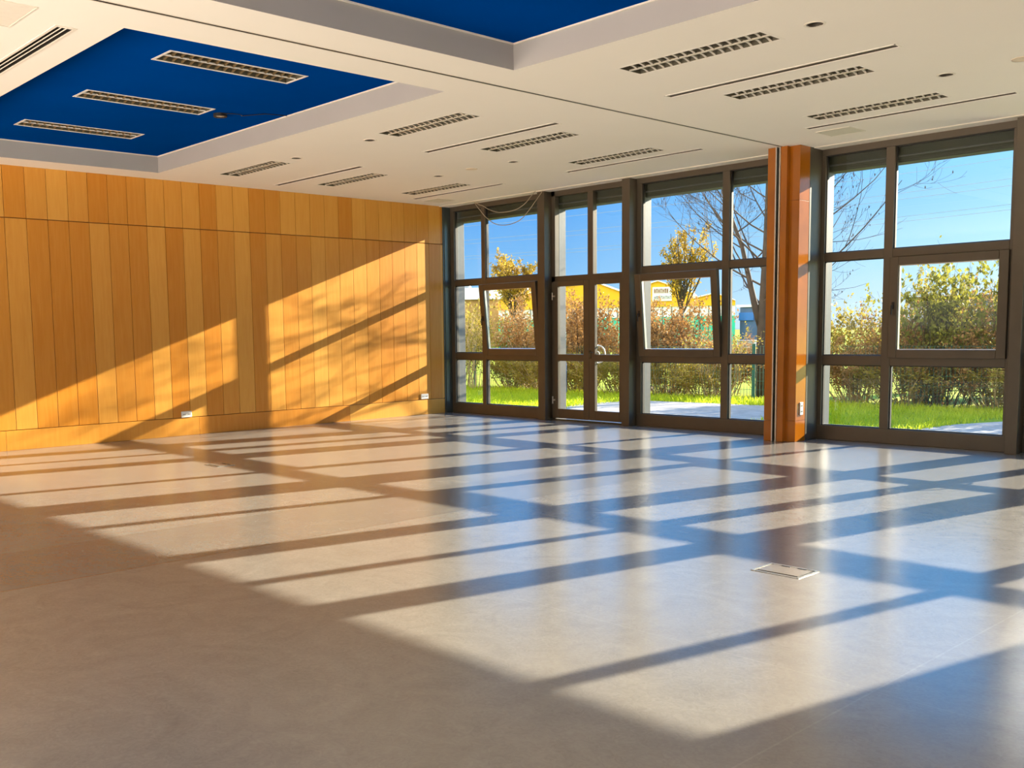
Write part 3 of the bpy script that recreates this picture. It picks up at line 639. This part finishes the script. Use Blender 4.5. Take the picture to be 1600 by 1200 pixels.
def bush(kind, x, y, h, w, label, rz, group):
    key = kind
    t = thing('bush', (x, y, GZ), label, 'bush', group, rz=rz); t.scale = (w, w, h)
    if key not in protos:
        sd, nst, dp, nl, sz, mt, bk = KIND[kind]
        protos[key] = bush_proto(sd, 1.0*2, 2.0, nst, dp, nl, sz, mt, bk)
        s, l = protos[key]
        s.parent = t; l.parent = t
    else:
        for q in protos[key]:
            c = q.copy(); COL.objects.link(c); c.parent = t
KIND = {   # seed, stems, depth, leaf count, leaf size, leaf material, bark
 'brown': (11, 34, 2, 8000, .035, 'brown', 'twig'), 'brown2': (12, 32, 2, 5500, .04, 'brown', 'twigd'),
 'olive': (13, 30, 2, 4200, .045, 'olive', 'twig'), 'green': (14, 26, 2, 3600, .055, 'green', 'twigd'),
 'thin': (15, 14, 2, 900, .04, 'olive', 'twig'), 'low': (16, 30, 1, 5200, .04, 'olive', 'twig')}
BUSH = [  # kind, x, y, height scale (half metres over GZ), width scale, rz
 ('olive', -6.6, 6.4, 1.10, .75, .3, 'tall olive bush outside the left edge of the far window'),
 ('thin', -5.6, 6.0, 1.0, .7, 2.0, 'thin leaning stems outside the narrow pane of the far window'),
 ('green', -5.9, 8.0, .85, .9, 1.1, 'green bush behind the narrow pane of the far window'),
 ('brown', -4.6, 7.6, 1.12, .95, .7, 'tall rust-brown bush behind the tilted sash of the far window'),
 ('brown2', -3.3, 7.4, 1.10, .95, 2.2, 'rust-brown bush behind the right half of the far window'),
 ('low', -4.0, 6.7, .55, .9, .2, 'low olive scrub at the foot of the brown hedge in the far window'),
 ('brown', -2.0, 7.7, 1.02, .85, 3.1, 'brown bush behind the left leaf of the glazed door'),
 ('brown2', -.9, 7.5, .98, .85, 4.0, 'brown bush behind the right leaf of the glazed door'),
 ('low', -1.6, 6.75, .55, .8, 1.2, 'low olive scrub on the fence behind the glazed door'),
 ('brown', .3, 7.9, .62, .9, 5.2, 'brown bush behind the left of the tilted sash beside the pier'),
 ('brown2', 1.3, 8.3, .50, .75, .9, 'low brown bush under the turquoise hall wall'),
 ('thin', .9, 6.7, .75, .7, 2.9, 'sparse pale-stemmed bush at the fence left of the bare tree'),
 ('low', .4, 7.0, .42, .8, 4.4, 'low ochre scrub along the fence behind the terrace'),
 ('olive', 3.6, 7.3, .98, .7, .5, 'olive bush behind the narrow pane of the big right window'),
 ('brown', 4.3, 8.2, .92, .8, 1.9, 'brown bush between olive ones in the big right window'),
 ('green', 5.0, 7.4, 1.18, .8, 2.6, 'tall green bush behind the closed sash of the big right window'),
 ('olive', 5.7, 8.0, 1.10, .8, 3.7, 'tall olive bush in the middle of the big right window'),
 ('green', 6.6, 7.6, 1.22, .85, 4.9, 'tallest green bush towards the right edge of the big right window'),
 ('olive', 7.6, 7.9, 1.15, .8, 5.6, 'olive bush at the right edge of the big right window'),
 ('low', 4.6, 6.9, .50, .9, .4, 'low leafy scrub at the hedge foot in the big right window'),
 ('low', 6.2, 6.9, .48, .9, 2.4, 'low leafy scrub at the hedge foot near the right window post'),
 ('low', -5.2, 7.0, .50, .95, 2.6, 'low scrub under the green bush in the narrow pane of the far window'),
 ('low', -2.9, 6.9, .52, .95, 5.0, 'low scrub at the foot of the hedge just left of the glazed door'),
 ('low', -.6, 7.1, .50, .85, 3.3, 'low scrub at the hedge foot behind the right door leaf'),
 ('brown2', 5.3, 6.95, .62, .75, 3.0, 'low brown twiggy bush at the hedge foot in the middle of the big right window'),
 ('brown', 3.7, 6.95, .60, .7, 1.4, 'low brown twiggy bush in the narrow pane of the big right window'),
 ('brown2', 7.0, 7.0, .60, .75, 4.2, 'low brown twiggy bush near the right post of the big window'),
 ('brown', 6.1, 8.6, 1.12, .8, 2.0, 'tall brown bush behind the green ones in the big right window'),
 ('green', 8.8, 8.2, 1.1, .9, 1.0, 'green bush beyond the right edge of the big window'),
]
for kd, x, y, h, w, rz, lb in BUSH: bush(kd, x, y, h, w, lb, rz, 'hedge bushes beyond the lawn')

def tree_bare(x, y):
    rn = random.Random(5); c = (x, y, GZ); t = thing('bare_tree', c, 'large leafless tree with forked dark trunk behind the wooden pier', 'tree')
    mb = MB(); tips = []
    main = [Vector(p) for p in ((x, y, GZ), (x-.02, y, .7), (x-.02, y, 1.35), (x+.0, y, 2.2), (x+.03, y, 3.1), (x+.05, y, 4.2), (x+.02, y, 4.8), (x+.05, y, 5.3), (x, y, 5.7))]
    mr = [.14, .12, .105, .075, .055, .04, .025, .015, .006]
    mb.tube(main, mr, 10)
    left = [Vector(p) for p in ((x-.02, y, 1.25), (x-.16, y-.05, 1.75), (x-.27, y-.1, 2.3), (x-.45, y-.1, 3.0), (x-.8, y-.15, 3.9), (x-1.0, y-.2, 4.6), (x-1.2, y-.2, 5.2))]
    lr = [.08, .07, .055, .045, .032, .018, .006]; mb.tube(left, lr, 8)
    mb.build('trunk', 'twigd', t, off=c, smooth=True)
    mb = MB()
    def limbs(line, rad, z0, z1, cnt, L):
        for k in range(cnt):
            z = z0+(z1-z0)*(k+rn.random()*.6)/cnt
            i = max(j for j in range(len(line)-1) if line[j].z <= z); f = (z-line[i].z)/(line[i+1].z-line[i].z); s = line[i].lerp(line[i+1], min(1, f))
            a = k*2.4+rn.uniform(-.5, .5); d = Vector((math.cos(a)*1.6, math.sin(a)*.6, .72))
            branch(mb, s, d, L*(1.15-.45*(z-z0)/(z1-z0))*rn.uniform(.8, 1.15), rad*(1-.5*(z-z0)/(z1-z0)), 3, rn, tips, .22, .13, 7, (3, 5), 5, .55)
    limbs(main, .026, 1.6, 4.6, 22, 2.9); limbs(left, .020, 1.7, 4.6, 10, 2.4)
    mb.build('branches', 'twigd', t, off=c)
    # swollen buds
    m = MB()
    for i in range(900):
        pts, dp = rn.choice([q for q in tips if q[1] <= 1]); p = rn.choice(pts[2:]); r = rn.uniform(.006, .013)
        m.tube([p, p+Vector((0, 0, r*1.5)), p+Vector((0, 0, r*4))], [r*.6, r, r*.3], 4)
    m.build('buds', 'twigd', t, off=c)
tree_bare(1.41, 7.55)

def broom_tree(x, y, z0, h, w, label, seed, mat='yellow', nleaf=4200, sz=.10):
    rn = random.Random(seed); c = (x, y, GZ); t = thing('leafy_tree', c, label, 'tree'); mb = MB(); tips = []
    zf = h*.36
    mb.tube([(x, y, GZ), (x, y, zf*.6), (x, y, zf)], [.16, .12, .11], 8); mb.build('trunk', 'twigd', t, off=c, smooth=True)
    mb = MB()
    for k in range(13):
        a = k*2.4; o = rn.uniform(.1, .55)
        branch(mb, Vector((x, y, zf*rn.uniform(.75, 1))), Vector((math.cos(a)*o, math.sin(a)*o, 1)), (h-zf)*rn.uniform(.62, 1.0), .06, 2, rn, tips, .35, .10, 6, (5, 7), 4, .40)
    mb.build('branches', 'twigd', t, off=c)
    leaves(tips, rn, nleaf, sz, .07, 2, 1.3).build('foliage', mat, t, off=c)
# positions are real distances beyond the hedge
broom_tree(-21.9, 38.3, 0, 7.3, 3.0, 'upright yellow-leaved tree in front of the yellow hall', 21)
broom_tree(-29.3, 31.9, 0, 6.0, 2.6, 'round-headed yellow tree seen through the far window', 22, nleaf=5200)
for i, (x, y, h, lb) in enumerate(((4.2, 14.5, 3.2, 'small green shrub tree seen left of the sash in the big window'), (7.3, 12.5, 3.55, 'slim green sapling poking above the transom of the big window'), (6.0, 14.0, 3.0, 'bushy green sapling behind the hedge middle of the big window'))):
    broom_tree(x, y, 0, h, 1, lb, 31+i, 'green', 1500, .06)

# ---------------------------------------------------------------- far buildings
def gable_hall(c, yaw, bays, D, sx0, label):
    """bays: (x0, x1, eaves height, peak x, peak height) along the front, measured from c"""
    t = thing('industrial_hall', c, label, 'building', rz=yaw)
    X0, X1 = bays[0][0], bays[-1][1]; zg, zw = 2.42, 3.28
    MB().box(X0, X1, 0, D, 0, zg).build('turquoise_wall', 'bgrn', t)
    MB().box(X0+.02, X1-.02, .04, D-.04, zg, zw).build('white_wall', 'bwhi', t)
    for x0, x1, ze, xm, zp, zr in bays:
        m = MB(); k = 0
        m.v += [(x0, -.05, zw), (x1, -.05, zw), (x1, -.05, zr), (xm, -.05, zp), (x0, -.05, ze), (x0, D, zw), (x1, D, zw), (x1, D, zr), (xm, D, zp), (x0, D, ze)]
        m.f += [(0, 1, 2, 3, 4), (9, 8, 7, 6, 5), (4, 3, 8, 9), (3, 2, 7, 8), (1, 0, 5, 6), (0, 4, 9, 5), (2, 1, 6, 7)]
        m.build('yellow_gable', 'byel', t)
        m = MB()
        for p, q, a_, b_ in ((x0, xm, ze, zp), (xm, x1, zp, zr)):
            k = len(m.v); m.v += [(p, -.25, a_), (q, -.25, b_), (q, D, b_), (p, D, a_), (p, -.25, a_+.09), (q, -.25, b_+.09), (q, D, b_+.09), (p, D, a_+.09)]
            m.f += [(k, k+3, k+2, k+1), (k+4, k+5, k+6, k+7), (k, k+1, k+5, k+4), (k+1, k+2, k+6, k+5), (k+2, k+3, k+7, k+6), (k+3, k, k+4, k+7)]
        m.build('roof', 'bwhi', t)
    m = MB(); x = X0+.6
    while x < X1-.5: m.box(x, x+.07, -.03, .03, 0, zw); x += .75
    m.build('cladding_ribs', 'guide', t)
    s = MB(); s.box(sx0, sx0+1.6, -.2, -.06, 3.72, 4.9); sg = s.build('sign_board', 'bwhi', t, bevel=.05)
    rn = random.Random(3)
    for z0, z1, n_ in ((4.40, 4.76, 7), (3.90, 4.16, 8)):
        m = MB(); x = sx0+.15
        for k in range(n_):
            w_ = rn.uniform(.10, .16); a, b = z0, z1
            m.box(x, x+.04, -.23, -.2, a, b); m.box(x+w_-.04, x+w_, -.23, -.2, a, b)
            if k % 2: m.box(x, x+w_, -.23, -.2, b-.06, b)
            else: m.box(x, x+w_, -.23, -.2, (a+b)/2-.03, (a+b)/2+.03)
            x += w_+.05
        m.build('lettering', 'dred' if z0 > 4.2 else 'bgrey', sg)
    return t
def box_building(name, c, yaw, parts, label):
    t = thing(name, c, label, 'building', rz=yaw)
    for pn, mt, bxs in parts:
        m = MB()
        for b in bxs: m.box(*b)
        m.build(pn, mt, t, bevel=0)
    return t

gable_hall((-33.125-20*math.cos(.5585), 62-20*math.sin(.5585), GZ), .5585, [(0, 10.8, 4.2, 8.24, 5.56, 4.55), (10.8, 16.6, 4.55, 13.75, 5.40, 4.35), (16.6, 20.0, 3.87, 18.4, 4.28, 3.63)], 10, 13.3, 'yellow, white and turquoise gabled industrial hall with a white sign board')
box_building('blue_warehouse', (-33.3, 63, GZ), 0, [('wall', 'bblu', [(0, 5.2, 0, 5, 0, 3.1)]), ('wall_panel', 'bblu2', [(-.05, 1.3, -.1, 0, 2.0, 2.65)]), ('roof', 'bwhi', [(-.2, 5.4, -.2, 5.2, 3.1, 3.28)]), ('roof_unit', 'bwhi', [(3.2, 4.0, 2, 3, 3.28, 3.7)])], 'dark blue flat-roofed warehouse to the right of the yellow hall')
box_building('low_white_building', (-52.65, 60, GZ), .7854, [('wall', 'bbrn', [(-24, 0, 0, 10, 0, 4.5)]), ('fascia', 'bwhi', [(-24.2, .1, -.3, 10.3, 4.5, 5.6)]), ('roof', 'bgrey', [(-24, -7, 0, 10, 5.6, 6.0)])], 'low building with a broad white fascia seen through the far window')
box_building('long_warehouse', (-31, 90, GZ), 0, [('wall', 'bgrey', [(0, 24, 0, 16, 0, 3.5)]), ('roof', 'shut', [(-.3, 24.3, -.3, 16.3, 3.5, 4.15)]), ('wall_panel', 'bblu2', [(4.0, 7.2, -.1, 0, 2.9, 3.5), (9.4, 11.6, -.1, 0, 3.0, 3.6)]), ('gate', 'bblu', [(9.4, 12.5, -.12, 0, 0, 2.9)])], 'long low grey warehouse behind the hedge in the big right window')
c = (-80.0, 75, GZ); t = thing('street_lamp', c, 'thin street lamp against the sky in the far window', 'street lamp')
m = MB(); m.tube([(c[0], c[1], GZ), (c[0], c[1], 8.1)], [.09, .06], 8); m.build('pole', 'bgrey', t, off=c)
m = MB(); m.tube([(c[0], c[1], 8.1), (c[0]-.3, c[1], 8.35), (c[0]-.9, c[1], 8.4)], .04, 6); m.build('arm', 'bgrey', t, off=c); m = MB(); m.box(c[0]-1.5, c[0]-.6, c[1]-.12, c[1]+.12, 8.32, 8.48); m.build('lamp_head', 'bgrey', t, off=c)
for i, (za, zb_) in enumerate(((13.9, 13.3), (12.3, 11.9), (11.9, 11.4), (10.5, 10.1), (10.2, 9.7))):
    m = MB(); pts = []
    for k in range(17):
        u = k/16; pts.append((-140+150*u, 95, za*1.35+(zb_-za)*u*1.35-1.6*math.sin(math.pi*u)))
    m.tube(pts, .018, 4); tag(m.build('power_line', 'bgrey', None), ('highest of the overhead power lines', 'second overhead power line from the top', 'middle overhead power line of the five', 'second overhead power line from the bottom', 'lowest of the overhead power lines')[i]+' crossing the sky', 'power line', 'overhead power lines')
